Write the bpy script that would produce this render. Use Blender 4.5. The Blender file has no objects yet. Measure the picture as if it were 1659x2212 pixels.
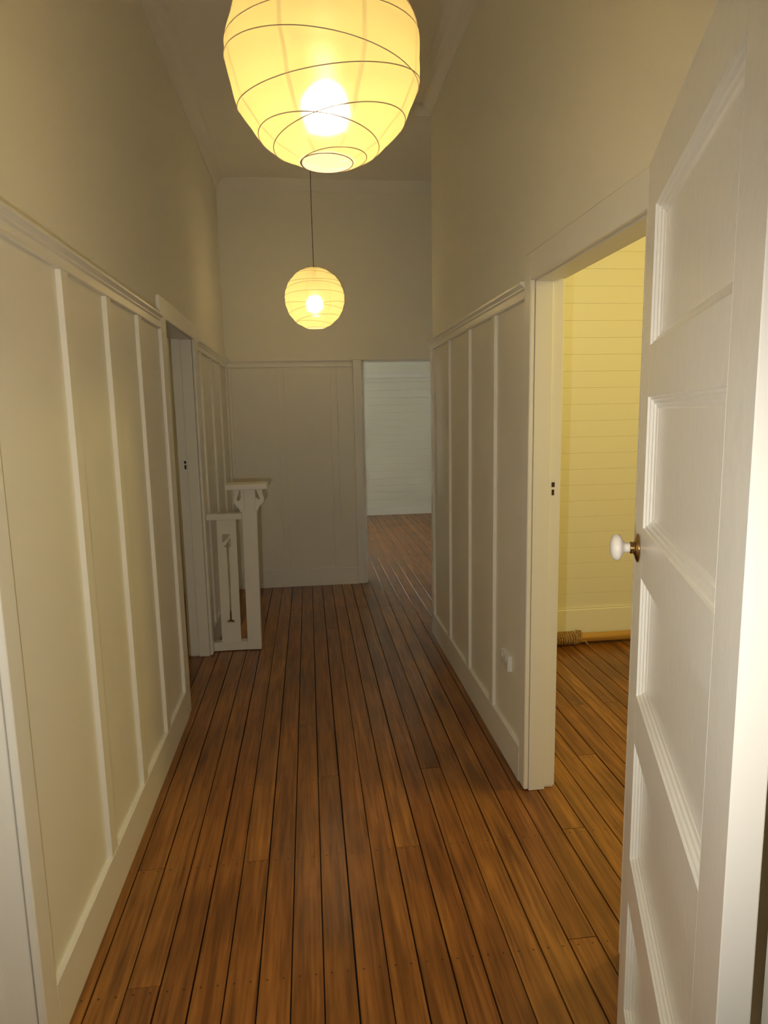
import bpy, bmesh, math, random
from mathutils import Vector, Matrix
random.seed(7)
S = bpy.context.scene
COL = S.collection

# ------------------------------------------------------------ camera
RES_X, F_PX = 1659.0, 1410.884
PITCH, YAW, ROLL = math.radians(-8.51287), math.radians(6.46279), math.radians(-1.11695)
cam_data = bpy.data.cameras.new('camera')
cam = bpy.data.objects.new('camera', cam_data); COL.objects.link(cam)
cam_data.sensor_fit = 'HORIZONTAL'; cam_data.sensor_width = 36.0
cam_data.lens = F_PX / RES_X * 36.0
cam_data.clip_start = 0.02
_F = Vector((math.sin(YAW)*math.cos(PITCH), math.cos(YAW)*math.cos(PITCH), math.sin(PITCH)))
_R = Vector((math.cos(YAW), -math.sin(YAW), 0.0)); _U = _R.cross(_F)
_r = _R*math.cos(ROLL) + _U*math.sin(ROLL); _u = -_R*math.sin(ROLL) + _U*math.cos(ROLL)
cam.matrix_world = Matrix.Translation((0, 0, 1.6)) @ Matrix((_r, _u, -_F)).transposed().to_4x4()
S.camera = cam

# ------------------------------------------------------------ world, lights, exposure
w = bpy.data.worlds.new('daylight'); S.world = w; w.use_nodes = True
bg = w.node_tree.nodes['Background']
bg.inputs['Color'].default_value = (0.80, 0.86, 0.86, 1); bg.inputs['Strength'].default_value = 10.5
S.view_settings.view_transform = 'Standard'; S.view_settings.look = 'None'
S.view_settings.gamma = 1.0; S.view_settings.exposure = 0.60
S.view_settings.use_curve_mapping = False

def lamp(name, kind, loc, power, color, size=0.05, rot=None, size_y=None):
    d = bpy.data.lights.new(name, kind); d.energy = power; d.color = color
    if kind == 'POINT': d.shadow_soft_size = size
    if kind == 'AREA':
        d.size = size
        if size_y: d.shape = 'RECTANGLE'; d.size_y = size_y
    o = bpy.data.objects.new(name, d); o.location = loc
    if rot: o.rotation_euler = rot
    COL.objects.link(o); return o
flash = lamp('camera_flash', 'SPOT', (-0.09, 0.0, 1.50), 38.0, (1.0, 0.94, 0.86), 0.012)
flash.rotation_euler = (math.radians(90-7), 0, math.radians(-3))
flash.data.spot_size = math.radians(112); flash.data.spot_blend = 1.0; flash.data.shadow_soft_size = 0.012
lamp('room_lamp_light', 'POINT', (2.25, 2.2, 2.4), 25.5, (1.0, 0.79, 0.25), 0.12)
lamp('side_room_fill', 'POINT', (-2.3, 1.35, 1.85), 12.0, (1.0, 0.93, 0.80), 0.35)  # unseen fill, added to brighten the foreground door through the near left doorway
lamp('left_room_fill', 'POINT', (-1.9, 5.2, 2.5), 3.2, (1.0, 0.86, 0.42), 0.12)  # weak unseen fill, added so the room behind the left doorway isn't dark
lamp('front_room_fill', 'POINT', (0.1, -0.9, 2.9), 3.0, (1.0, 0.80, 0.50), 0.15)  # added fill behind the camera, lifts the ambient level in the hall
LANTERN_BULB = 232.0

# ------------------------------------------------------------ materials
def mat(name):
    m = bpy.data.materials.new(name); m.use_nodes = True
    nt = m.node_tree; return m, nt, nt.nodes['Principled BSDF']
def N(nt, t, **kw):
    n = nt.nodes.new(t)
    for k, v in kw.items(): setattr(n, k, v)
    return n
def paint(name, col, rough, bump=0.02, scale=90.0, coat=0.0):
    m, nt, b = mat(name)
    tc = N(nt, 'ShaderNodeTexCoord'); no = N(nt, 'ShaderNodeTexNoise'); no.inputs['Scale'].default_value = scale
    no.inputs['Detail'].default_value = 3
    bp = N(nt, 'ShaderNodeBump'); bp.inputs['Strength'].default_value = bump; bp.inputs['Distance'].default_value = 0.01
    nt.links.new(tc.outputs['Object'], no.inputs['Vector']); nt.links.new(no.outputs['Fac'], bp.inputs['Height'])
    nt.links.new(bp.outputs['Normal'], b.inputs['Normal'])
    n2 = N(nt, 'ShaderNodeTexNoise'); n2.inputs['Scale'].default_value = 1.7; n2.inputs['Detail'].default_value = 4
    mx = N(nt, 'ShaderNodeMix', data_type='RGBA')
    mx.inputs['A'].default_value = (*[c*0.96 for c in col], 1); mx.inputs['B'].default_value = (*[min(1, c*1.03) for c in col], 1)
    nt.links.new(tc.outputs['Object'], n2.inputs['Vector']); nt.links.new(n2.outputs['Fac'], mx.inputs['Factor'])
    nt.links.new(mx.outputs['Result'], b.inputs['Base Color'])
    b.inputs['Roughness'].default_value = rough
    if coat: b.inputs['Coat Weight'].default_value = coat; b.inputs['Coat Roughness'].default_value = 0.12
    return m
CREAM = (0.885, 0.855, 0.735)
M_wall = paint('matt_cream_wall_paint', CREAM, 0.75)
M_trim = paint('satin_cream_trim_paint', (0.885, 0.86, 0.775), 0.32, 0.05, 55.0)
M_panel = paint('satin_cream_panel_paint', (0.875, 0.845, 0.735), 0.46, 0.03, 60.0)
M_ceil = paint('flat_white_ceiling_paint', (0.87, 0.84, 0.76), 0.85)
M_door = paint('gloss_cream_door_enamel', (0.84, 0.82, 0.755), 0.24, 0.05, 38.0)
M_board = paint('cream_lining_board_paint', (0.83, 0.80, 0.69), 0.45, 0.03, 60.0)
M_plastic = paint('white_socket_plastic', (0.84, 0.83, 0.78), 0.3, 0.0)

def simple(name, col, rough, metal=0.0):
    m, nt, b = mat(name); b.inputs['Base Color'].default_value = (*col, 1)
    b.inputs['Roughness'].default_value = rough; b.inputs['Metallic'].default_value = metal
    no = N(nt, 'ShaderNodeTexNoise'); no.inputs['Scale'].default_value = 40
    mr = N(nt, 'ShaderNodeMapRange'); mr.inputs['To Min'].default_value = max(0, rough-0.06); mr.inputs['To Max'].default_value = rough+0.06
    tc = N(nt, 'ShaderNodeTexCoord'); nt.links.new(tc.outputs['Object'], no.inputs['Vector'])
    nt.links.new(no.outputs['Fac'], mr.inputs['Value']); nt.links.new(mr.outputs['Result'], b.inputs['Roughness'])
    return m
M_brass = simple('aged_brass', (0.36, 0.22, 0.08), 0.22, 1.0)
M_porcelain = simple('white_porcelain', (0.86, 0.82, 0.74), 0.12)
M_hole = simple('dark_mortice_hole', (0.045, 0.022, 0.016), 0.7)
M_black = simple('black_cord_rubber', (0.02, 0.014, 0.01), 0.5)
M_wire = simple('bamboo_rib_wire', (0.46, 0.33, 0.21), 0.6)
M_under = simple('dark_subfloor', (0.012, 0.008, 0.005), 0.9)
M_screw = simple('painted_screw_head', (0.62, 0.58, 0.48), 0.3)

def wood_floor():
    m, nt, b = mat('varnished_hardwood_plank')
    L = nt.links
    tc = N(nt, 'ShaderNodeTexCoord'); oi = N(nt, 'ShaderNodeObjectInfo'); geo = N(nt, 'ShaderNodeNewGeometry')
    # grain runs along the plank (object Y); every plank gets its own offset
    off = N(nt, 'ShaderNodeVectorMath', operation='ADD')
    sc = N(nt, 'ShaderNodeVectorMath', operation='SCALE'); sc.inputs['Scale'].default_value = 37.0
    cmb = N(nt, 'ShaderNodeCombineXYZ')
    for k in ('X', 'Y', 'Z'): L.new(oi.outputs['Random'], cmb.inputs[k])
    L.new(cmb.outputs[0], sc.inputs[0]); L.new(tc.outputs['Object'], off.inputs[0]); L.new(sc.outputs[0], off.inputs[1])
    mp = N(nt, 'ShaderNodeMapping'); mp.inputs['Scale'].default_value = (80, 3.6, 80)
    L.new(off.outputs[0], mp.inputs['Vector'])
    n1 = N(nt, 'ShaderNodeTexNoise'); n1.inputs['Scale'].default_value = 1.0; n1.inputs['Detail'].default_value = 5; n1.inputs['Distortion'].default_value = 0.4
    L.new(mp.outputs[0], n1.inputs['Vector'])
    mp2 = N(nt, 'ShaderNodeMapping'); mp2.inputs['Scale'].default_value = (16, 1.3, 16); L.new(off.outputs[0], mp2.inputs['Vector'])
    n2 = N(nt, 'ShaderNodeTexNoise'); n2.inputs['Scale'].default_value = 1.0; n2.inputs['Detail'].default_value = 4; n2.inputs['Distortion'].default_value = 1.0
    L.new(mp2.outputs[0], n2.inputs['Vector'])
    r1 = N(nt, 'ShaderNodeValToRGB')
    r1.color_ramp.elements[0].position = 0.30; r1.color_ramp.elements[0].color = (0.190, 0.078, 0.0185, 1)
    r1.color_ramp.elements[1].position = 0.66; r1.color_ramp.elements[1].color = (0.400, 0.180, 0.043, 1)
    L.new(n1.outputs['Fac'], r1.inputs['Fac'])
    r2 = N(nt, 'ShaderNodeValToRGB')
    r2.color_ramp.elements[0].position = 0.32; r2.color_ramp.elements[0].color = (0.66, 0.60, 0.56, 1)
    r2.color_ramp.elements[1].position = 0.62; r2.color_ramp.elements[1].color = (1.08, 1.06, 1.0, 1)
    L.new(n2.outputs['Fac'], r2.inputs['Fac'])
    mul = N(nt, 'ShaderNodeMix', data_type='RGBA', blend_type='MULTIPLY'); mul.inputs['Factor'].default_value = 1
    L.new(r1.outputs['Color'], mul.inputs['A']); L.new(r2.outputs['Color'], mul.inputs['B'])
    # plank to plank tone
    r3 = N(nt, 'ShaderNodeValToRGB'); cr = r3.color_ramp
    cr.elements[0].position = 0.0; cr.elements[0].color = (0.74, 0.68, 0.64, 1)
    cr.elements[1].position = 1.0; cr.elements[1].color = (1.14, 1.17, 1.10, 1)
    e = cr.elements.new(0.5); e.color = (0.95, 0.86, 0.80, 1)
    L.new(oi.outputs['Random'], r3.inputs['Fac'])
    mul2 = N(nt, 'ShaderNodeMix', data_type='RGBA', blend_type='MULTIPLY'); mul2.inputs['Factor'].default_value = 1
    L.new(mul.outputs['Result'], mul2.inputs['A']); L.new(r3.outputs['Color'], mul2.inputs['B'])
    # big soft stains that ignore the plank edges
    n4 = N(nt, 'ShaderNodeTexNoise'); n4.inputs['Scale'].default_value = 2.3; n4.inputs['Detail'].default_value = 3
    L.new(geo.outputs['Position'], n4.inputs['Vector'])
    r4 = N(nt, 'ShaderNodeValToRGB'); r4.color_ramp.elements[0].position = 0.33; r4.color_ramp.elements[0].color = (0.74, 0.72, 0.70, 1)
    r4.color_ramp.elements[1].position = 0.55; r4.color_ramp.elements[1].color = (1, 1, 1, 1)
    L.new(n4.outputs['Fac'], r4.inputs['Fac'])
    mul4 = N(nt, 'ShaderNodeMix', data_type='RGBA', blend_type='MULTIPLY'); mul4.inputs['Factor'].default_value = 1
    L.new(mul2.outputs['Result'], mul4.inputs['A']); L.new(r4.outputs['Color'], mul4.inputs['B'])
    # paired nail heads at every joist
    sx = N(nt, 'ShaderNodeSeparateXYZ'); L.new(geo.outputs['Position'], sx.inputs[0])
    def M(op, a, b=None, c=None):
        n = N(nt, 'ShaderNodeMath', operation=op)
        for i, v in enumerate((a, b, c)):
            if v is None: continue
            if isinstance(v, (int, float)): n.inputs[i].default_value = v
            else: L.new(v, n.inputs[i])
        return n.outputs[0]
    yy = M('ADD', M('WRAP', M('SUBTRACT', sx.outputs['Y'], 1.71), 0.2575, -0.2575), 0.022)
    xx = M('WRAP', M('ADD', sx.outputs['X'], 0.010 + 0.0233), 0.02325, -0.02325)
    xs = M('WRAP', M('ADD', sx.outputs['X'], 0.010), 0.0465, -0.0465)
    keep = M('LESS_THAN', M('ABSOLUTE', M('SUBTRACT', M('ABSOLUTE', xs), 0.0233)), 0.0115)
    d2 = M('SQRT', M('ADD', M('POWER', yy, 2), M('POWER', xx, 2)))
    dot = M('MULTIPLY', M('LESS_THAN', d2, 0.0034), keep)
    mx5 = N(nt, 'ShaderNodeMix', data_type='RGBA'); mx5.inputs['B'].default_value = (0.03, 0.014, 0.007, 1)
    L.new(M('MULTIPLY', dot, 0.75), mx5.inputs['Factor']); L.new(mul4.outputs['Result'], mx5.inputs['A'])
    L.new(mx5.outputs['Result'], b.inputs['Base Color'])
    mr = N(nt, 'ShaderNodeMapRange'); mr.inputs['To Min'].default_value = 0.25; mr.inputs['To Max'].default_value = 0.38
    L.new(n2.outputs['Fac'], mr.inputs['Value']); L.new(mr.outputs['Result'], b.inputs['Roughness'])
    b.inputs['Specular IOR Level'].default_value = 0.45
    bp = N(nt, 'ShaderNodeBump'); bp.inputs['Strength'].default_value = 0.12; bp.inputs['Distance'].default_value = 0.002
    L.new(n1.outputs['Fac'], bp.inputs['Height']); L.new(bp.outputs['Normal'], b.inputs['Normal'])
    return m
M_floor = wood_floor()

def paper():
    m = bpy.data.materials.new('rice_paper'); m.use_nodes = True; nt = m.node_tree; L = nt.links
    nt.nodes.remove(nt.nodes['Principled BSDF']); out = nt.nodes['Material Output']
    tc = N(nt, 'ShaderNodeTexCoord'); sx = N(nt, 'ShaderNodeSeparateXYZ'); L.new(tc.outputs['Object'], sx.inputs[0])
    def M(op, a, b=None, c=None):
        n = N(nt, 'ShaderNodeMath', operation=op)
        for i, v in enumerate((a, b, c)):
            if v is None: continue
            if isinstance(v, (int, float)): n.inputs[i].default_value = v
            else: L.new(v, n.inputs[i])
        return n.outputs[0]
    ang = M('ARCTAN2', sx.outputs['Y'], sx.outputs['X'])
    wob = N(nt, 'ShaderNodeTexNoise'); wob.inputs['Scale'].default_value = 9; L.new(tc.outputs['Object'], wob.inputs['Vector'])
    a2 = M('WRAP', M('ADD', ang, M('MULTIPLY', M('SUBTRACT', wob.outputs['Fac'], 0.5), 0.05)), math.pi/8, -math.pi/8)
    rad = M('SQRT', M('ADD', M('POWER', sx.outputs['X'], 2), M('POWER', sx.outputs['Y'], 2)))
    arc = M('ABSOLUTE', M('MULTIPLY', a2, rad))
    band = M('LESS_THAN', arc, 0.0048)                  # overlapped glue seams between the gores
    cr = N(nt, 'ShaderNodeTexNoise'); cr.inputs['Scale'].default_value = 14; cr.inputs['Detail'].default_value = 6; cr.inputs['Distortion'].default_value = 1.2
    L.new(tc.outputs['Object'], cr.inputs['Vector'])
    mott = N(nt, 'ShaderNodeMapRange'); mott.inputs['From Min'].default_value = 0.3; mott.inputs['From Max'].default_value = 0.7
    mott.inputs['To Min'].default_value = 0.93; mott.inputs['To Max'].default_value = 1.03; L.new(cr.outputs['Fac'], mott.inputs['Value'])
    dens = M('MULTIPLY', mott.outputs['Result'], M('SUBTRACT', 1.0, M('MULTIPLY', band, 0.5)))
    colm = N(nt, 'ShaderNodeMix', data_type='RGBA'); colm.inputs['A'].default_value = (0, 0, 0, 1); colm.inputs['B'].default_value = (0.80, 0.655, 0.195, 1)
    L.new(dens, colm.inputs['Factor'])
    bp = N(nt, 'ShaderNodeBump'); bp.inputs['Strength'].default_value = 0.35; bp.inputs['Distance'].default_value = 0.006
    L.new(cr.outputs['Fac'], bp.inputs['Height'])
    tr = N(nt, 'ShaderNodeBsdfTranslucent'); L.new(colm.outputs['Result'], tr.inputs['Color']); L.new(bp.outputs['Normal'], tr.inputs['Normal'])
    df = N(nt, 'ShaderNodeBsdfDiffuse'); df.inputs['Color'].default_value = (0.85, 0.78, 0.45, 1); L.new(bp.outputs['Normal'], df.inputs['Normal'])
    rf = N(nt, 'ShaderNodeBsdfRefraction'); rf.inputs['Color'].default_value = (1.0, 0.95, 0.80, 1)
    rf.inputs['Roughness'].default_value = 0.42; rf.inputs['IOR'].default_value = 1.45
    m1 = N(nt, 'ShaderNodeMixShader'); m1.inputs[0].default_value = 0.70; L.new(tr.outputs[0], m1.inputs[1]); L.new(df.outputs[0], m1.inputs[2])
    m2 = N(nt, 'ShaderNodeMixShader'); m2.inputs[0].default_value = 0.62; L.new(m1.outputs[0], m2.inputs[1]); L.new(rf.outputs[0], m2.inputs[2])
    tp = N(nt, 'ShaderNodeBsdfTransparent'); tp.inputs['Color'].default_value = (1.0, 0.92, 0.66, 1)
    m3 = N(nt, 'ShaderNodeMixShader'); m3.inputs[0].default_value = 0.0; L.new(m2.outputs[0], m3.inputs[1]); L.new(tp.outputs[0], m3.inputs[2])
    L.new(m3.outputs[0], out.inputs['Surface'])
    return m
M_paper = paper()
def emis(name, col, st):
    m = bpy.data.materials.new(name); m.use_nodes = True; nt = m.node_tree
    nt.nodes.remove(nt.nodes['Principled BSDF']); e = N(nt, 'ShaderNodeEmission')
    e.inputs['Color'].default_value = (*col, 1); e.inputs['Strength'].default_value = st
    nt.links.new(e.outputs[0], nt.nodes['Material Output'].inputs['Surface']); return m
M_bulb = emis('warm_bulb_glass', (1.0, 0.80, 0.55), LANTERN_BULB)
def glass():
    m, nt, b = mat('clear_window_glass'); b.inputs['Base Color'].default_value = (1, 1, 1, 1)
    b.inputs['Roughness'].default_value = 0.0; b.inputs['Transmission Weight'].default_value = 1.0; b.inputs['IOR'].default_value = 1.1
    return m
M_glass = glass()
def striped(name, c1, c2, scale, rough):
    m, nt, b = mat(name); tc = N(nt, 'ShaderNodeTexCoord'); n = N(nt, 'ShaderNodeTexNoise')
    mp = N(nt, 'ShaderNodeMapping'); mp.inputs['Scale'].default_value = scale
    n.inputs['Scale'].default_value = 1; n.inputs['Detail'].default_value = 4
    r = N(nt, 'ShaderNodeValToRGB'); r.color_ramp.elements[0].position = .35; r.color_ramp.elements[1].position = .65
    r.color_ramp.elements[0].color = (*c1, 1); r.color_ramp.elements[1].color = (*c2, 1)
    nt.links.new(tc.outputs['Object'], mp.inputs[0]); nt.links.new(mp.outputs[0], n.inputs['Vector'])
    nt.links.new(n.outputs['Fac'], r.inputs[0]); nt.links.new(r.outputs[0], b.inputs['Base Color']); b.inputs['Roughness'].default_value = rough
    return m
M_pole = striped('varnished_pine_pole', (0.42, 0.22, 0.05), (0.62, 0.36, 0.09), (2, 60, 60), 0.22)
M_rope = striped('brown_hemp_rope', (0.26, 0.145, 0.055), (0.50, 0.32, 0.14), (90, 90, 90), 0.9)

# ------------------------------------------------------------ helpers
def link(name, verts, faces, m, parent=None, smooth=False, bevel=0.0, seg=1):
    me = bpy.data.meshes.new(name); me.from_pydata([tuple(v) for v in verts], [], faces)
    bm = bmesh.new(); bm.from_mesh(me); bmesh.ops.recalc_face_normals(bm, faces=bm.faces)
    if bevel:
        ed = [e for e in bm.edges if len(e.link_faces) == 2 and e.calc_face_angle(0) > 0.6]
        bmesh.ops.bevel(bm, geom=ed, offset=bevel, segments=seg, affect='EDGES', profile=0.5, clamp_overlap=True)
    bm.to_mesh(me); bm.free()
    if smooth:
        for p in me.polygons: p.use_smooth = True
    me.materials.append(m)
    o = bpy.data.objects.new(name, me); COL.objects.link(o)
    if parent: o.parent = parent
    return o
def boxvf(x0, x1, y0, y1, z0, z1, base=0):
    v = [(x0,y0,z0),(x1,y0,z0),(x1,y1,z0),(x0,y1,z0),(x0,y0,z1),(x1,y0,z1),(x1,y1,z1),(x0,y1,z1)]
    f = [(0,3,2,1),(4,5,6,7),(0,1,5,4),(1,2,6,5),(2,3,7,6),(3,0,4,7)]
    return v, [tuple(i+base for i in q) for q in f]
def boxes(name, lst, m, parent=None, bevel=0.0, seg=1):
    V, Fc = [], []
    for b in lst:
        v, f = boxvf(*b, base=len(V)); V += v; Fc += f
    return link(name, V, Fc, m, parent, bevel=bevel, seg=seg)
def box(name, x0, x1, y0, y1, z0, z1, m, parent=None, bevel=0.0, seg=1):
    return boxes(name, [(min(x0,x1),max(x0,x1),min(y0,y1),max(y0,y1),min(z0,z1),max(z0,z1))], m, parent, bevel, seg)
def extrude(name, prof, axis, a, b, place, m, parent=None, smooth=False):
    """profile of (u, z) pairs swept from a to b; place(u, z, t) gives the point."""
    n = len(prof)
    V = [place(u, z, a) for u, z in prof] + [place(u, z, b) for u, z in prof]
    Fc = [(i, (i+1) % n, n+(i+1) % n, n+i) for i in range(n)] + [tuple(range(n)), tuple(range(2*n-1, n-1, -1))]
    return link(name, V, Fc, m, parent, smooth)
def tube(pts, r, sides=8, closed=False):
    V, Fc = [], []; n = len(pts); up0 = None
    for i, p in enumerate(pts):
        p = Vector(p)
        a = Vector(pts[(i-1) % n]) if (closed or i > 0) else p
        c = Vector(pts[(i+1) % n]) if (closed or i < n-1) else p
        t = (c-a).normalized()
        up = up0 if up0 is not None else (Vector((0,0,1)) if abs(t.z) < 0.9 else Vector((1,0,0)))
        sd = t.cross(up).normalized(); up = sd.cross(t).normalized(); up0 = up
        for k in range(sides):
            q = 2*math.pi*k/sides; V.append(p + sd*math.cos(q)*r + up*math.sin(q)*r)
    rng = n if closed else n-1
    for i in range(rng):
        j = (i+1) % n
        for k in range(sides):
            k2 = (k+1) % sides; Fc.append((i*sides+k, i*sides+k2, j*sides+k2, j*sides+k))
    if not closed: Fc += [tuple(range(sides-1, -1, -1)), tuple((n-1)*sides+k for k in range(sides))]
    return V, Fc
def lathe(prof, sides=40, M=Matrix.Identity(4)):
    """prof of (radius, height); closed at zero radius ends."""
    V, Fc = [], []; rings = []
    for r, h in prof:
        if r < 1e-6: rings.append([len(V)]); V.append(M @ Vector((0, 0, h)))
        else:
            rings.append(list(range(len(V), len(V)+sides)))
            for k in range(sides):
                a = 2*math.pi*k/sides; V.append(M @ Vector((r*math.cos(a), r*math.sin(a), h)))
    for A, B in zip(rings, rings[1:]):
        for k in range(sides):
            k2 = (k+1) % sides
            if len(A) == 1 and len(B) == 1: continue
            if len(A) == 1: Fc.append((A[0], B[k2], B[k]))
            elif len(B) == 1: Fc.append((A[k], A[k2], B[0]))
            else: Fc.append((A[k], A[k2], B[k2], B[k]))
    return V, Fc
def flat_with_holes(name, outer, holes, y0, y1, m, parent=None, bevel=0.0):
    """(x, z) outline with holes, thickness y0..y1."""
    bm = bmesh.new()
    def loop(pts):
        vs = [bm.verts.new((x, y0, z)) for x, z in pts]
        return [bm.edges.new((vs[i], vs[(i+1) % len(vs)])) for i in range(len(vs))]
    ed = loop(outer)
    for h in holes: ed += loop(h)
    bmesh.ops.triangle_fill(bm, use_beauty=True, use_dissolve=True, edges=ed)
    r = bmesh.ops.extrude_face_region(bm, geom=bm.faces[:])
    bmesh.ops.translate(bm, vec=(0, y1-y0, 0), verts=[g for g in r['geom'] if isinstance(g, bmesh.types.BMVert)])
    bmesh.ops.recalc_face_normals(bm, faces=bm.faces)
    if bevel:
        e = [x for x in bm.edges if len(x.link_faces) == 2 and x.calc_face_angle(0) > 0.6]
        bmesh.ops.bevel(bm, geom=e, offset=bevel, segments=1, affect='EDGES', clamp_overlap=True)
    me = bpy.data.meshes.new(name); bm.to_mesh(me); bm.free(); me.materials.append(m)
    o = bpy.data.objects.new(name, me); COL.objects.link(o)
    if parent: o.parent = parent
    return o
def empty(name, loc=(0, 0, 0), rz=0.0):
    o = bpy.data.objects.new(name, None); o.location = loc; o.rotation_euler = (0, 0, rz)
    o.empty_display_size = 0.1; COL.objects.link(o); return o
def struct(o): o['kind'] = 'structure'; return o
def tag(o, label, cat, group=None):
    o['label'] = label; o['category'] = cat
    if group: o['group'] = group
    return o

# ------------------------------------------------------------ dimensions (metres, hall runs along +Y)
XL, XR = -0.7127, 0.8792          # hall faces of the side walls
XLO, XRO = XL-0.137, XR+0.113     # room faces
ZR0, ZR1 = 2.034, 2.101           # picture rail
ZB, TB = 0.161, 0.020             # skirting height, thickness
ZH = 2.096                        # door heads
ZC = 3.618                         # ceiling
YN0, YN1 = 0.385, 0.535           # wall the camera looks through
YF0, YF1 = 6.10, 6.24             # wall closing the hall
YE = 4.57                         # free end of the right wall
YROOM = 4.235                     # end wall of the right room
YBACK = 10.33                     # back wall of the far room

# ------------------------------------------------------------ floor
floor = struct(boxes('floor', [(-3.1, 3.4, -1.7, 10.6, -0.12, -0.021)], M_under))
PITCH_B = 0.0930; GAP = 0.0042
_plank_cache = {}
def plank_mesh(L, wd):
    key = (round(L, 3), round(wd, 4))
    if key in _plank_cache: return _plank_cache[key]
    h = 0.0006; x1 = wd/2; y1 = L/2
    prof = [(-x1, -0.020), (-x1, -h), (-x1+h, 0.0), (x1-h, 0.0), (x1, -h), (x1, -0.020)]
    V = [(x, -y1, z) for x, z in prof] + [(x, y1, z) for x, z in prof]; n = 6
    Fc = [(i, i+1, n+i+1, n+i) for i in range(n-1)] + [tuple(range(n)), tuple(range(2*n-1, n-1, -1))]
    me = bpy.data.meshes.new('plank'); me.from_pydata(V, [], Fc); me.materials.append(M_floor)
    bm = bmesh.new(); bm.from_mesh(me); bmesh.ops.recalc_face_normals(bm, faces=bm.faces); bm.to_mesh(me); bm.free()
    _plank_cache[key] = me; return me
fixed = {-1: [3.255], 0: [2.735], 5: [2.735], 3: [2.21], -3: [2.21], -7: [2.215], -6: [1.71], 8: [1.71]}
joists = [1.71 + 0.515*k for k in range(-6, 17)]
for i in range(-33, 37):
    xc = -0.010 + PITCH_B*(i+0.5)
    if i in fixed:
        js = list(fixed[i]) + [random.choice([6.86, 7.37, 7.89, 6.35])]
    elif -8 <= i <= 9:
        js = [random.choice([5.315, 5.83, 4.80, 5.315]) + 0.0, random.choice([8.4, 8.92, 9.4])]
    else:
        a = random.choice([1.195, 2.225, 2.74, 3.255]); js = [a, a + random.choice([3.09, 3.605, 3.09])]
    if xc < -0.9: y_lo, y_hi = 0.55, 6.06
    elif xc > 2.66: y_lo, y_hi = 0.55, YROOM
    else: y_lo, y_hi = (-1.5 if abs(xc) < 1.5 else 0.55), YBACK
    ys = [y_lo] + [j for j in js if y_lo+0.3 < j < y_hi-0.3] + [y_hi]
    for a, b in zip(ys, ys[1:]):
        if a > 4.3 and xc < -1.6: continue
        L = b-a-0.0022; wd = PITCH_B-GAP-random.choice([0, 0, 0.0006, 0.0012])
        o = bpy.data.objects.new('plank', plank_mesh(L, wd)); COL.objects.link(o)
        o.location = (xc + random.uniform(-0.0005, 0.0005), (a+b)/2, random.uniform(-0.0010, 0.0))
        o.rotation_euler = (0, random.uniform(-0.004, 0.004), 0)
        o.parent = floor

# ------------------------------------------------------------ ceiling and walls
struct(boxes('ceiling', [(-3.1, 3.4, -1.7, 10.6, ZC, ZC+0.1)], M_ceil))
DL0, DL1 = 0.62, 1.50     # near left doorway
DM0, DM1 = 3.507, 4.355   # left doorway
DR0, DR1 = 1.635, 2.500   # right doorway
K = 0.012     # the frames stand this far proud of the rough openings
wl = struct(boxes('wall_left', [(XLO, XL, YN0, DL0-K, 0, ZC), (XLO, XL, DL0-K, DL1+K, ZH+0.008, ZC), (XLO, XL, DL1+K, DM0-K, 0, ZC),
     (XLO, XL, DM0-K, DM1+K, ZH+0.008, ZC), (XLO, XL, DM1+K, YF0+0.01, 0, ZC)], M_wall))
wr = struct(boxes('wall_right', [(XR, XRO, YN0, DR0-K, 0, ZC), (XR, XRO, DR0-K, DR1+K, ZH+0.008, ZC), (XR, XRO, DR1+K, YE, 0, ZC)], M_wall))
FX0, FX1 = 0.512, 1.35
wf = struct(boxes('wall_far', [(XLO-2.2, FX0-0.0005, YF0, YF1, 0, ZC), (FX0-0.0005, FX1+0.0005, YF0, YF1, ZH+0.0005, ZC), (FX1+0.0005, 3.3, YF0, YF1, 0, ZC)], M_wall))
NX0, NX1 = -0.375, 0.4425
wn = struct(boxes('wall_near', [(XL-2.2, NX0, YN0, YN1, 0, ZC), (NX0, NX1, YN0, YN1, ZH, ZC), (NX1, 3.3, YN0, YN1, 0, ZC)], M_wall))
wre = struct(boxes('wall_right_room', [(XRO, 3.3, YROOM+0.012, YE, 0, ZC)], M_wall))
struct(boxes('wall_right_room_side', [(3.2, 3.3, YN1, YROOM+0.2, 0, ZC)], M_wall))
struct(boxes('wall_passage_side', [(2.6, 2.7, YE, YF0, 0, ZC)], M_wall))
struct(boxes('wall_left_room_blocker', [(-2.95, XLO, 2.45, 2.57, 0, ZC)], M_wall))  # unseen partition, added to keep the side room fill off the left doorway
struct(boxes('wall_left_room_side', [(-3.05, -2.95, YN1, YF0, 0, ZC)], M_wall))
struct(boxes('wall_front_room', [(-1.6, 1.9, -1.6, -1.5, 0, ZC), (-1.7, -1.6, -1.6, YN0, 0, ZC), (1.8, 1.9, -1.5, YN0, 0, ZC)], M_wall))
WX0, WX1 = -1.30, -0.07
wb = struct(boxes('wall_back', [(-1.6, WX0, YBACK+0.012, YBACK+0.15, 0, ZC), (WX1, 2.8, YBACK+0.012, YBACK+0.15, 0, ZC),
     (WX0, WX1, YBACK+0.012, YBACK+0.15, 0, 0.30), (WX0, WX1, YBACK+0.012, YBACK+0.15, 2.25, ZC)], M_wall))
struct(boxes('wall_far_room_left', [(-1.7, -1.6, YF1, YBACK+0.15, 0, ZC)], M_wall))
struct(boxes('wall_far_room_right', [(2.7, 2.8, YF1, YBACK+0.15, 0, ZC)], M_wall))

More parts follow.
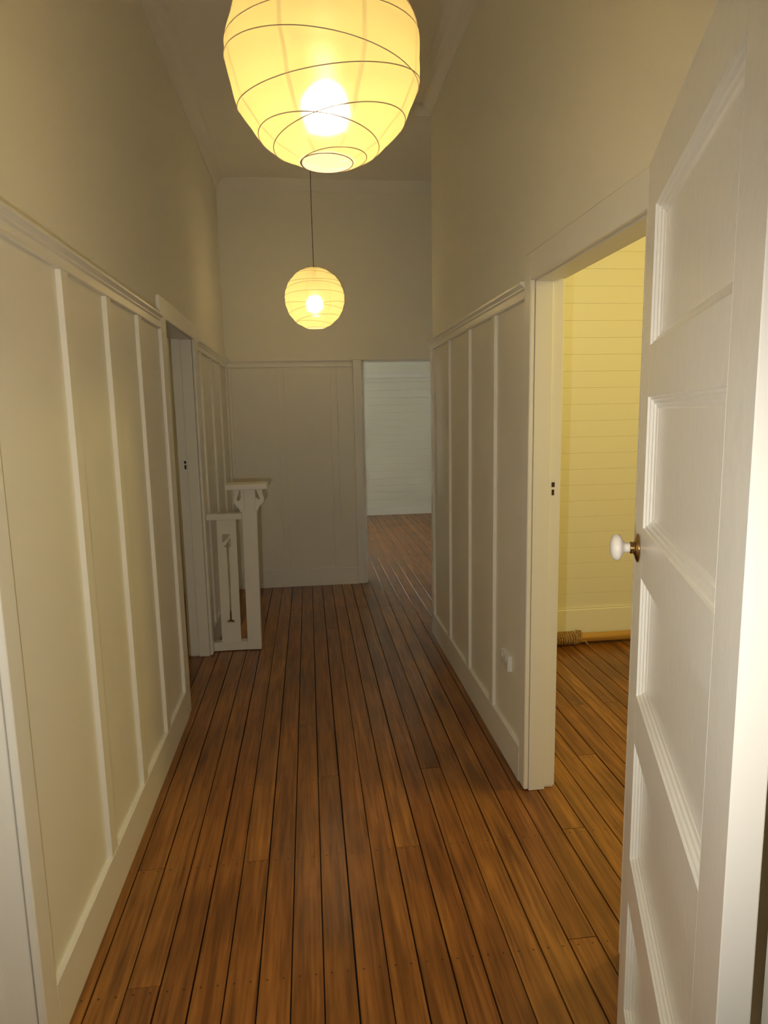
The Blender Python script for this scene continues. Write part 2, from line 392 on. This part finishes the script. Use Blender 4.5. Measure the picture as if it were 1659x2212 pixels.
# window of the far room (round the corner from the doorway)
win = struct(boxes('window_1', [(WX0, WX0+0.05, YBACK, YBACK+0.12, 0.30, 2.25), (WX1-0.05, WX1, YBACK, YBACK+0.12, 0.30, 2.25),
     (WX0+0.05, WX1-0.05, YBACK, YBACK+0.12, 0.30, 0.35), (WX0+0.05, WX1-0.05, YBACK, YBACK+0.12, 2.20, 2.25),
     (WX0+0.05, WX1-0.05, YBACK+0.03, YBACK+0.09, 1.48, 1.53)], M_trim))
box('pane', WX0+0.05, WX1-0.05, YBACK+0.055, YBACK+0.060, 0.35, 1.48, M_glass, win)
box('pane', WX0+0.05, WX1-0.05, YBACK+0.055, YBACK+0.060, 1.53, 2.20, M_glass, win)

# wall panels, battens, rails
def side_place(x, sgn): return lambda u, z, t: (x + sgn*u, t, z)
def far_place(u, z, t): return (t, YF0-u, z)
RAIL = [(0, ZR0), (0.016, ZR0), (0.020, ZR0+0.004), (0.020, ZR0+0.010), (0.014, ZR0+0.014), (0.014, ZR0+0.036),
        (0.022, ZR0+0.041), (0.022, ZR0+0.047), (0.030, ZR0+0.053), (0.036, ZR0+0.057), (0.036, ZR1), (0, ZR1)]
BASE = [(0, 0), (TB, 0), (TB, ZB-0.002), (TB-0.002, ZB), (0, ZB)]
COVE = [(0, 3.536), (0.006, 3.536), (0.008, 3.541), (0.080, 3.613), (0.083, ZC), (0, ZC)]
COVE_S = [(0, 3.536), (0.006, 3.536), (0.010, 3.548), (0.020, 3.566), (0.034, 3.583), (0.052, 3.598), (0.076, 3.610), (0.110, 3.6165), (0.122, ZC), (0, ZC)]
BT, BW = 0.019, 0.062
def battens_side(wall, x, sgn, starts, panels, w=BW):
    for y in starts:
        box('batten', x, x+sgn*BT, y, y+w, ZB, ZR0, M_panel, wall, bevel=0.0015)
    for a, b in panels:
        box('panel', x, x+sgn*0.003, a+0.001, b-0.001, ZB, ZR0, M_panel, wall)
battens_side(wl, XL, 1, [2.066, 2.499, 2.945], [(1.575, 2.066), (2.128, 2.499), (2.561, 2.945), (3.007, 3.385)])
battens_side(wl, XL, 1, [4.600, 5.075, 5.560, 6.03], [(4.47, 4.600), (4.662, 5.075), (5.137, 5.560), (5.622, 6.03)])
battens_side(wr, XR, -1, [2.987, 3.470, 3.972, 4.507], [(2.572, 2.987), (3.049, 3.470), (3.532, 3.972), (4.034, 4.507)])
extrude('picture_rail', RAIL, 'y', 1.575, 3.385, side_place(XL, 1), M_trim, wl)
extrude('picture_rail', RAIL, 'y', 4.475, 6.10, side_place(XL, 1), M_trim, wl)
extrude('picture_rail', RAIL, 'y', 2.572, 4.605, side_place(XR, -1), M_trim, wr)
extrude('picture_rail', RAIL, 'y', XR, 1.6, lambda u, z, t: (t, YE+u, z), M_trim, wr)
extrude('picture_rail', RAIL, 'x', XL, 0.423, far_place, M_trim, wf)
for x in (-0.265, 0.216):
    box('batten', x, x+BW, YF0-0.012, YF0, ZB, ZR0, M_panel, wf, bevel=0.0015)
box('batten', XL+0.019, XL+0.045, YF0-0.012, YF0, ZB, ZR0, M_panel, wf, bevel=0.0015)
for a, b in ((XL+0.045, -0.265), (-0.203, 0.216), (0.278, 0.423)):
    box('panel', a+0.001, b-0.001, YF0-0.003, YF0, ZB, ZR0, M_panel, wf)
struct(extrude('baseboard_left', BASE, 'y', 1.575, 3.448, side_place(XL, 1), M_trim))
struct(extrude('baseboard_left_far', BASE, 'y', 4.44, 6.10, side_place(XL, 1), M_trim))
struct(extrude('baseboard_right', BASE, 'y', 2.572, 4.59, side_place(XR, -1), M_trim))
struct(extrude('baseboard_passage', BASE, 'x', XR-0.02, 2.6, lambda u, z, t: (t, YE+u, z), M_trim))
struct(extrude('baseboard_far', BASE, 'x', XL+0.02, 0.430, far_place, M_trim))
struct(extrude('baseboard_right_room', BASE, 'x', XRO, 3.2, lambda u, z, t: (t, YROOM-u, z*1.42), M_trim))
struct(extrude('baseboard_back', BASE, 'x', -1.6, 2.7, lambda u, z, t: (t, YBACK-u, z*0.78), M_trim))
struct(extrude('baseboard_left_room', BASE, 'x', -2.95, XLO, lambda u, z, t: (t, YF0-0.04-u, z), M_trim))
struct(extrude('trim_1', COVE_S, 'y', YN1, YF0, side_place(XL, 1), M_ceil))
struct(extrude('trim_2', COVE_S, 'y', YN1, YE+0.08, side_place(XR, -1), M_ceil))
struct(extrude('trim_3', COVE, 'x', XL, 2.6, far_place, M_ceil))
struct(extrude('trim_4', COVE, 'x', XR-0.11, 2.6, lambda u, z, t: (t, YE+u, z), M_ceil))

# horizontal lining boards: each board its own piece, V joints between them
def lining(wall, x0, x1, yface, z0, z1, pitch, th=0.012):
    z = z0; me = None
    while z < z1-0.001:
        h = min(pitch, z1-z)
        v = 0.0016
        prof = [(0, 0.0002), (th-v, 0.0002), (th, v), (th, h-v), (th-v, h-0.0002), (0, h-0.0002)]
        if me is None or h < pitch:
            V = [(x0, -u, q) for u, q in prof] + [(x1, -u, q) for u, q in prof]; n = 6
            Fc = [(i, (i+1) % n, n+(i+1) % n, n+i) for i in range(n)] + [tuple(range(n)), tuple(range(2*n-1, n-1, -1))]
            me = bpy.data.meshes.new('lining_board'); me.from_pydata(V, [], Fc)
            bm = bmesh.new(); bm.from_mesh(me); bmesh.ops.recalc_face_normals(bm, faces=bm.faces); bm.to_mesh(me); bm.free()
            me.materials.append(M_board)
        o = bpy.data.objects.new('lining_board', me); COL.objects.link(o); o.location = (0, yface+th, z); o.parent = wall
        z += pitch
lining(wre, XRO, 3.2, YROOM, 0.229, ZC, 0.1085)
lining(wb, WX1, 2.7, YBACK, 0.125, 2.16, 0.1155)
box('picture_rail', WX1, 2.7, YBACK-0.02, YBACK+0.012, 2.16, 2.235, M_trim, wb, bevel=0.002)
wle = struct(boxes('wall_left_room', [(-2.95, XLO, YF0-0.028, YF0, 0, ZC)], M_board))
lining(wle, -1.75, XLO, YF0-0.04, 0.161, ZC, 0.109)

# ------------------------------------------------------------ door frames (setting trim)
def doorway(name, x_hall, x_room, y_open, ydir, y_other, arch_w, strike=None, arch_top=0.10, near=True):
    """frame of an opening in a side wall: y_open is the jamb the camera sees, ydir points into the wall."""
    t = struct(empty(name, ((x_hall+x_room)/2, y_open, 0)))
    def put(o):
        o.location = -t.location; o.parent = t; return o
    s = 1 if x_hall > x_room else -1
    aw = arch_w
    xa = x_hall + s*0.0205
    # architraves on the hall face, rounded outer corner
    put(boxes('architrave', [(min(x_hall, xa), max(x_hall, xa), min(y_open-ydir*0.0035, y_open+ydir*aw), max(y_open-ydir*0.0035, y_open+ydir*aw), 0.004, ZH+arch_top)], M_trim, bevel=0.006, seg=3))
    put(boxes('architrave', [(min(x_hall, xa)+0.0005, max(x_hall, xa)-0.0005, min(y_other+ydir*0.0035, y_other-ydir*aw), max(y_other+ydir*0.0035, y_other-ydir*aw), 0.004, ZH+arch_top)], M_trim, bevel=0.006, seg=3))
    a, b = sorted((y_open+ydir*0.008, y_other-ydir*0.008))
    put(boxes('architrave', [(min(x_hall, xa)+0.001, max(x_hall, xa)-0.001, a, b, ZH-0.004, ZH+arch_top-0.001)], M_trim, bevel=0.004, seg=2))
    # jamb lining with a rebate towards the room
    xm = x_hall - s*0.070
    def jb(y, d, nm):
        y2 = y + d*0.001
        put(boxes(nm, [(min(x_hall-s*0.001, xm), max(x_hall-s*0.001, xm), min(y2-d*0.006, y2+d*0.02), max(y2-d*0.006, y2+d*0.02), 0.0, ZH),
                       (min(xm, x_room-s*0.004), max(xm, x_room-s*0.004), min(y2+d*0.003, y2+d*0.02), max(y2+d*0.003, y2+d*0.02), 0.012, ZH)], M_trim, bevel=0.0015))
    jb(y_open, ydir, 'jamb'); jb(y_other, -ydir, 'jamb')
    a, b = sorted((y_open, y_other))
    put(boxes('head_lining', [(min(x_hall-s*0.001, xm), max(x_hall-s*0.001, xm), a, b, ZH-0.008, ZH+0.012),
                        (min(xm, x_room-s*0.004), max(xm, x_room-s*0.004), a, b, ZH+0.001, ZH+0.012)], M_trim, bevel=0.0015))
    if strike is not None:
        xs, zs, hs = strike
        yf = y_open + ydir*0.004
        if abs(xs-x_hall) < 0.07: yf = y_open - ydir*0.005
        pl = put(box('strike_plate', xs-0.011, xs+0.011, yf-ydir*0.0012, yf+ydir*0.002, zs-0.045, zs+0.050, M_trim))
        e1 = yf-ydir*0.0018; e2 = yf+ydir*0.004
        h1 = box('latch_hole', xs-0.0065, xs+0.0065, e1, e2, zs+0.006, zs+0.006+hs*0.42, M_hole, pl)
        h2 = box('bolt_hole', xs-0.0055, xs+0.0050, e1, e2, zs-0.004-hs*0.5, zs-0.004, M_hole, pl)
    return t
doorway('trim_5', XR, XRO, DR1, 1, DR0, 0.070, (0.9655, 1.293, 0.046))
doorway('trim_6', XL, XLO, DM0, -1, DM1, 0.120)
doorway('trim_7', XL, XLO, DL1, 1, DL0, 0.075)
# strike plate on the far jamb of the left doorway
t6 = bpy.data.objects['trim_6']
pl = box('strike_plate', -0.808, -0.788, DM1+0.0005-0.004, DM1+0.002, 1.255, 1.335, M_trim); pl.location = -t6.location; pl.parent = t6
box('latch_hole', -0.8035, -0.7905, DM1-0.0045, DM1+0.001, 1.308, 1.325, M_hole, pl)
box('bolt_hole', -0.8025, -0.7905, DM1-0.0045, DM1+0.001, 1.272, 1.299, M_hole, pl)
# frame in the far wall
t8 = struct(empty('trim_8', (FX0, YF0, 0)))
def put8(o): o.location = -t8.location; o.parent = t8; return o
put8(boxes('architrave', [(FX0-0.083, FX0-0.005, YF0-0.021, YF0, 0.0, ZH+0.004)], M_trim, bevel=0.006, seg=3))
put8(boxes('architrave', [(FX1+0.005, FX1+0.083, YF0-0.021, YF0, 0.0, ZH+0.004)], M_trim, bevel=0.006, seg=3))
put8(boxes('architrave', [(FX0-0.005, FX1+0.005, YF0-0.018, YF0, ZH-0.002, ZH+0.003)], M_trim))
put8(boxes('jamb', [(FX0-0.001, FX0+0.012, YF0+0.001, YF1, 0.0, ZH), (FX0+0.012, FX0+0.022, YF0+0.055, YF1-0.004, 0.0, ZH)], M_trim))
put8(boxes('jamb', [(FX1-0.012, FX1+0.001, YF0+0.001, YF1, 0.0, ZH), (FX1-0.022, FX1-0.012, YF0+0.055, YF1-0.004, 0.0, ZH)], M_trim))
put8(boxes('head_lining', [(FX0, FX1, YF0+0.001, YF1, ZH-0.012, ZH+0.001)], M_trim))
bh = put8(boxes('bolt_hole', [(FX0+0.010, FX0+0.0135, YF0+0.014, YF0+0.050, 2.030, 2.058)], M_hole))
# frame of the doorway the picture is taken through
t9 = struct(empty('trim_9', (NX1, YN0, 0)))
def put9(o): o.location = -t9.location; o.parent = t9; return o
put9(boxes('jamb', [(NX1-0.004, NX1+0.012, YN0-0.002, YN1+0.0012, 0, ZH)], M_trim))
put9(boxes('jamb', [(NX0-0.002, NX0+0.018, YN0-0.002, YN1+0.002, 0, ZH)], M_trim))
put9(boxes('head_lining', [(NX0, NX1, YN0-0.002, YN1+0.002, ZH-0.018, ZH+0.002)], M_trim))

# ------------------------------------------------------------ the open panelled door in the foreground
TH = math.radians(20.4); DD = Vector((math.sin(TH), math.cos(TH), 0)); LW = 0.728; LT = 0.0315
origin = Vector((0.645, 1.222, 0)) - DD*LW
door = struct(empty('door_1', origin, math.atan2(DD.y, DD.x)))
door['label'] = 'open cream five-panel door with white porcelain knob beside the camera'
Z0, Z1 = 0.010, 2.048
xa, xb = 0.098, LW-0.095
panels = [(1.713, 1.951), (1.381, 1.622), (1.052, 1.286), (0.706, 0.955), (0.360, 0.610)]
box('stile', 0, xa, -LT, 0, Z0, Z1, M_door, door, bevel=0.0012)
box('stile', xb, LW, -LT, 0, Z0, Z1, M_door, door, bevel=0.0012)
edges = [Z0, panels[4][0], panels[4][1], panels[3][0], panels[3][1], panels[2][0], panels[2][1], panels[1][0], panels[1][1], panels[0][0], panels[0][1], Z1]
for k in range(0, 12, 2):
    box('rail', xa-0.0005, xb+0.0005, -LT, 0, edges[k], edges[k+1], M_door, door)
MP = [(0, 0), (0.0015, -0.0035), (0.0055, -0.0045), (0.0075, -0.0085), (0.0125, -0.0095), (0.0145, -0.0125), (0.020, -0.0142), (0.0215, -0.0155)]
for z0, z1 in panels:
    p = box('panel', xa, xb, -LT+0.0155, -0.0155, z0, z1, M_door, door)
    for side in (1, -1):
        V, Fc = [], []
        for u, d in MP:
            y = d if side == 1 else -LT-d
            V += [(xa+u, y, z0+u), (xb-u, y, z0+u), (xb-u, y, z1-u), (xa+u, y, z1-u)]
        for i in range(len(MP)-1):
            for k in range(4):
                k2 = (k+1) % 4; Fc.append((4*i+k, 4*i+k2, 4*i+4+k2, 4*i+4+k))
        o = link('moulding', V, Fc, M_door, p)
def knob(side):
    x, z = LW-0.046, 1.334
    if side == 1: M0 = Matrix.Translation((x, 0, z)) @ Matrix.Rotation(math.radians(-90), 4, 'X')
    else: M0 = Matrix.Translation((x, -LT, z)) @ Matrix.Rotation(math.radians(90), 4, 'X')
    rs = [(0, 0), (0.0275, 0), (0.0285, 0.0015), (0.0280, 0.0032), (0.0240, 0.0050), (0.0150, 0.0072), (0.0118, 0.0090), (0.0112, 0.0105),
          (0.0118, 0.0115), (0.0118, 0.0145), (0.0104, 0.0158), (0, 0.0158)]
    V, Fc = lathe(rs, 40, M0); ro = link('door_knob', *lathe([(0, 0.0150), (0.0098, 0.0150), (0.0092, 0.0200), (0.0094, 0.0240), (0.0120, 0.0275), (0.0190, 0.0310),
          (0.0245, 0.0345), (0.0262, 0.0385), (0.0255, 0.0430), (0.0215, 0.0480), (0.0140, 0.0512), (0.0060, 0.0525), (0, 0.0528)], 40, M0), M_porcelain, door, smooth=True)
    ro['label'] = 'white porcelain mushroom knob'
    r2 = link('rose', V, Fc, M_brass, ro, smooth=True); r2['label'] = 'round aged brass rose'
knob(1); knob(-1)
for z in (0.30, 1.83):
    box('hinge', -0.006, 0.001, -LT+0.002, -0.004, z, z+0.09, M_brass, door)

# ------------------------------------------------------------ balustrade
bal = tag(empty('balustrade', (-0.42, 4.45, 0)), 'short white timber balustrade with fretwork newel post beside left doorway', 'balustrade')
def putb(o, par=None):
    if par is None: o.location = -Vector((-0.42, 4.45, 0)); o.parent = bal
    else: o.parent = par
    return o
post = putb(flat_with_holes('newel_post', [(-0.4665, 0.004), (-0.3735, 0.003), (-0.3615, 0.962), (-0.3680, 1.0), (-0.3680, 1.122), (-0.4406, 1.122), (-0.4406, 1.0), (-0.4600, 0.962)], [], 4.42, 4.505, M_trim, bevel=0.002))
cap = box('cap', -0.5585, -0.2843, 4.372, 4.555, 1.1225, 1.1575, M_trim, post, bevel=0.003)
flat_with_holes('bracket', [(-0.4395, 1.1225), (-0.5151, 1.1225), (-0.5095, 1.0996), (-0.5082, 1.083), (-0.5120, 1.066), (-0.5134, 1.0479), (-0.5112, 1.0300), (-0.5040, 1.0170), (-0.4945, 1.0088), (-0.4779, 0.9878), (-0.4704, 0.9650), (-0.4395, 0.9630)],
    [[(-0.4664, 1.1165), (-0.4648, 1.0936), (-0.4637, 1.0598), (-0.4749, 1.0466), (-0.4850, 1.0440), (-0.4897, 1.0520), (-0.4870, 1.066), (-0.4776, 1.0865), (-0.4690, 1.1165)]], 4.432, 4.462, M_trim, post, bevel=0.001)
flat_with_holes('bracket', [(-0.3690, 1.1225), (-0.3167, 1.1225), (-0.3211, 1.0979), (-0.3195, 1.083), (-0.3130, 1.066), (-0.3099, 1.0522), (-0.3110, 1.0380), (-0.3190, 1.0240), (-0.3375, 1.0078), (-0.3494, 0.9900), (-0.3596, 0.9650), (-0.3690, 0.9637)],
    [[(-0.3656, 1.1165), (-0.3609, 1.1165), (-0.3494, 1.0853), (-0.3387, 1.0552), (-0.3400, 1.0490), (-0.3480, 1.0500), (-0.3600, 1.0600), (-0.3662, 1.0678)]], 4.432, 4.462, M_trim, post, bevel=0.001)
putb(boxes('handrail', [(-0.6925, -0.4605, 4.410, 4.475, 0.9205, 0.9615)], M_trim, bevel=0.003))
putb(boxes('bottom_rail', [(-0.6925, -0.4660, 4.424, 4.480, 0.004, 0.066)], M_trim, bevel=0.002))
putb(flat_with_holes('baluster', [(-0.6319, 0.9210), (-0.5047, 0.9210), (-0.5097, 0.0655), (-0.6397, 0.0655)],
    [[(-0.6000, 0.8201), (-0.5488, 0.8204), (-0.5543, 0.8009), (-0.5934, 0.7648), (-0.6022, 0.7652)],
     [(-0.5458, 0.7941), (-0.5459, 0.7421), (-0.5482, 0.7325), (-0.5600, 0.7257), (-0.5640, 0.3535), (-0.5653, 0.2229), (-0.5521, 0.2159), (-0.5403, 0.2000), (-0.6042, 0.2020),
      (-0.5927, 0.2163), (-0.5806, 0.2228), (-0.5754, 0.3539), (-0.5773, 0.7264), (-0.5936, 0.7359), (-0.5830, 0.7437)]], 4.432, 4.452, M_trim))

# ------------------------------------------------------------ paper lanterns
def lantern(loc, label, ribs, R=0.225, rot=0.0, top=ZC, DZ=-0.072):
    t = tag(empty('paper_lantern', loc), label, 'lantern', 'round paper lanterns hanging along the hall')
    t.rotation_euler = (0, 0, rot)
    # shade: paper stretched between tilted ribs, open at bottom and top
    Q = Matrix.Rotation(-rot, 3, 'Z')
    rd = [(c, (Q @ Vector(n)).normalized()) for c, n in ribs]
    V, Fc = [], []; NA, NH = 64, 56
    th0 = math.acos(0.955)
    for i in range(NH+1):
        th = th0 + (math.pi-2*th0)*i/NH
        for k in range(NA):
            a = 2*math.pi*k/NA
            d = Vector((math.sin(th)*math.cos(a), math.sin(th)*math.sin(a), -math.cos(th)))
            dist = min(abs(math.acos(max(-1, min(1, d.dot(n)))) - math.acos(c)) for c, n in rd)
            g = abs(((a/(math.pi/4)) % 1.0) - 0.5)*2          # 1 on a seam
            r = R*(1 - 0.020*min(1, dist/0.20) - 0.006*(1-g) + 0.0012*math.sin(7*a+11*th))
            V.append(d*r)
    for i in range(NH):
        for k in range(NA):
            k2 = (k+1) % NA; Fc.append((i*NA+k, i*NA+k2, (i+1)*NA+k2, (i+1)*NA+k))
    link('paper_shade', V, Fc, M_paper, t, smooth=True)
    for j, (c, n) in enumerate(rd):
        a = n.orthogonal().normalized(); b = n.cross(a); rr = math.sqrt(1-c*c)
        pts = [(n*c + (a*math.cos(q)+b*math.sin(q))*rr)*(R*0.998) for q in [2*math.pi*k/72 for k in range(72)]]
        V, Fc = tube(pts, 0.0012 if 0 < j < len(rd)-1 else 0.0014, 6, True)
        link('rib', V, Fc, M_wire, t, smooth=True)
    # wire stay across the bottom opening
    V, Fc = tube([(R*0.28*math.cos(q), R*0.28*math.sin(q), -R*0.955) for q in (0.7, 0.7+math.pi)], 0.001, 6)
    hol = link('lamp_holder', *lathe([(0, 0.135), (0.008, 0.135), (0.014, 0.125), (0.019, 0.10), (0.019, 0.034+DZ), (0.015, 0.027+DZ), (0, 0.027+DZ)], 20), M_plastic, t, smooth=True)
    link('bulb', *lathe([(0, 0.030+DZ), (0.010, 0.028+DZ), (0.011, 0.020+DZ), (0.018, 0.013+DZ), (0.0225, 0.003+DZ), (0.0235, -0.008+DZ), (0.021, -0.019+DZ), (0.013, -0.028+DZ), (0, -0.032+DZ)], 16), M_bulb, t, smooth=True)
    zt = top-loc[2]
    cp = [(0, 0, 0.13), (-0.004, 0, 0.30), (-0.007, 0.001, 0.55*zt), (-0.004, 0, zt-0.03)]
    V, Fc = tube(cp, 0.0024, 8); link('cord', V, Fc, M_black, t)
    V, Fc = tube([(R*0.29*math.cos(q), R*0.29*math.sin(q), R*0.955) for q in (0, math.pi)], 0.0012, 6); link('wire_stay', V, Fc, M_wire, t)
    link('ceiling_rose', *lathe([(0, zt), (0.045, zt), (0.043, zt-0.010), (0.022, zt-0.024), (0.006, zt-0.030), (0, zt-0.030)], 28), M_plastic, t, smooth=True)
    return t
lantern((0.067, 1.643, 2.402), 'large near white paper globe lantern hanging overhead, cut by the top edge',
    [(-0.962, (0, 0, 1)), (-0.940, (-0.083, 0.010, 0.997)), (-0.784, (0.094, 0.050, 0.994)), (-0.714, (-0.198, 0.012, 0.980)),
     (-0.310, (-0.139, -0.140, 0.980)), (-0.126, (0.124, -0.074, 0.990)), (0.172, (-0.047, -0.089, 0.995)), (0.38, (0.12, 0.05, 0.99)),
     (0.60, (-0.10, 0.08, 0.99)), (0.80, (0.06, -0.06, 1)), (0.955, (0, 0, 1))], rot=0.35)
lantern((0.087, 5.125, 2.470), 'small far white paper globe lantern hanging before the end wall',
    [(-0.955, (0, 0, 1)), (-0.812, (0.070, 0.028, 0.997)), (-0.690, (-0.119, 0.075, 0.990)), (-0.330, (-0.185, 0.018, 0.983)),
     (-0.269, (0.106, -0.023, 0.994)), (0.091, (-0.020, 0.022, 1)), (0.246, (-0.017, 0.168, 0.986)), (0.510, (-0.014, -0.029, 1)),
     (0.74, (0.08, 0.05, 1)), (0.88, (-0.07, 0.02, 1)), (0.955, (0, 0, 1))], rot=1.3, DZ=-0.028)

# ------------------------------------------------------------ power outlet low on the right wall
out = tag(empty('power_outlet', (XR-0.003, 2.786, 0.474)), 'white double power outlet with switches low on right panelled wall', 'power outlet')
def xbox(name, a, b, y0, y1, z0, z1, m, par, bev=0.0):
    return box(name, -b, -a, y0, y1, z0, z1, m, par, bevel=bev)
pt = xbox('mounting_block', 0.0, 0.012, -0.0575, 0.0575, -0.036, 0.036, M_plastic, out, 0.001)
xbox('face_plate', 0.012, 0.020, -0.0585, 0.0585, -0.037, 0.037, M_plastic, out, 0.002)
for y in (-0.040, 0.015):
    xbox('switch', 0.020, 0.0245, y, y+0.015, 0.010, 0.029, M_plastic, out, 0.002)
for y in (-0.027, 0.027):
    for dy, dz, rt in ((-0.006, 0.0, 30), (0.006, 0.0, -30), (0, -0.012, 0)):
        o = box('pin_slot', -0.0206, -0.0195, -0.001, 0.001, -0.0035, 0.0035, M_hole, out)
        o.location = (0, y+dy, -0.010+dz); o.rotation_euler = (math.radians(rt), 0, 0)

# ------------------------------------------------------------ pole bound with rope in the right room
pole = tag(empty('wooden_pole', (1.95, 4.165, 0.0)), 'varnished wooden pole bound with brown rope lying along the yellow room skirting', 'pole')
RP = 0.032
V, Fc = tube([(-0.72, 0, 0.044), (0.95, 0, 0.044)], RP, 28); link('shaft', V, Fc, M_pole, pole, smooth=False)
turns = 16; pts = []
for k in range(turns*20+1):
    q = 2*math.pi*k/20; f = k/(turns*20)
    rr = RP+0.0078
    pts.append((-0.44 + f*0.28, math.cos(q)*rr, 0.044+math.sin(q)*rr))
V, Fc = tube(pts, 0.0082, 8); link('rope_wrap', V, Fc, M_rope, pole, smooth=True)
pts = []
for k in range(53):
    q = 2*math.pi*k/20 + 1.2; f = k/52.0; rr = RP+0.0150 - 0.004*f
    pts.append((-0.165 + f*0.035 + 0.016*math.sin(q+0.8), math.cos(q)*rr, 0.046+math.sin(q)*rr*0.98))
pts += [(-0.108, -0.046, 0.034), (-0.098, -0.054, 0.014)]
V, Fc = tube(pts, 0.0062, 8); link('rope_knot', V, Fc, M_rope, pole, smooth=True)
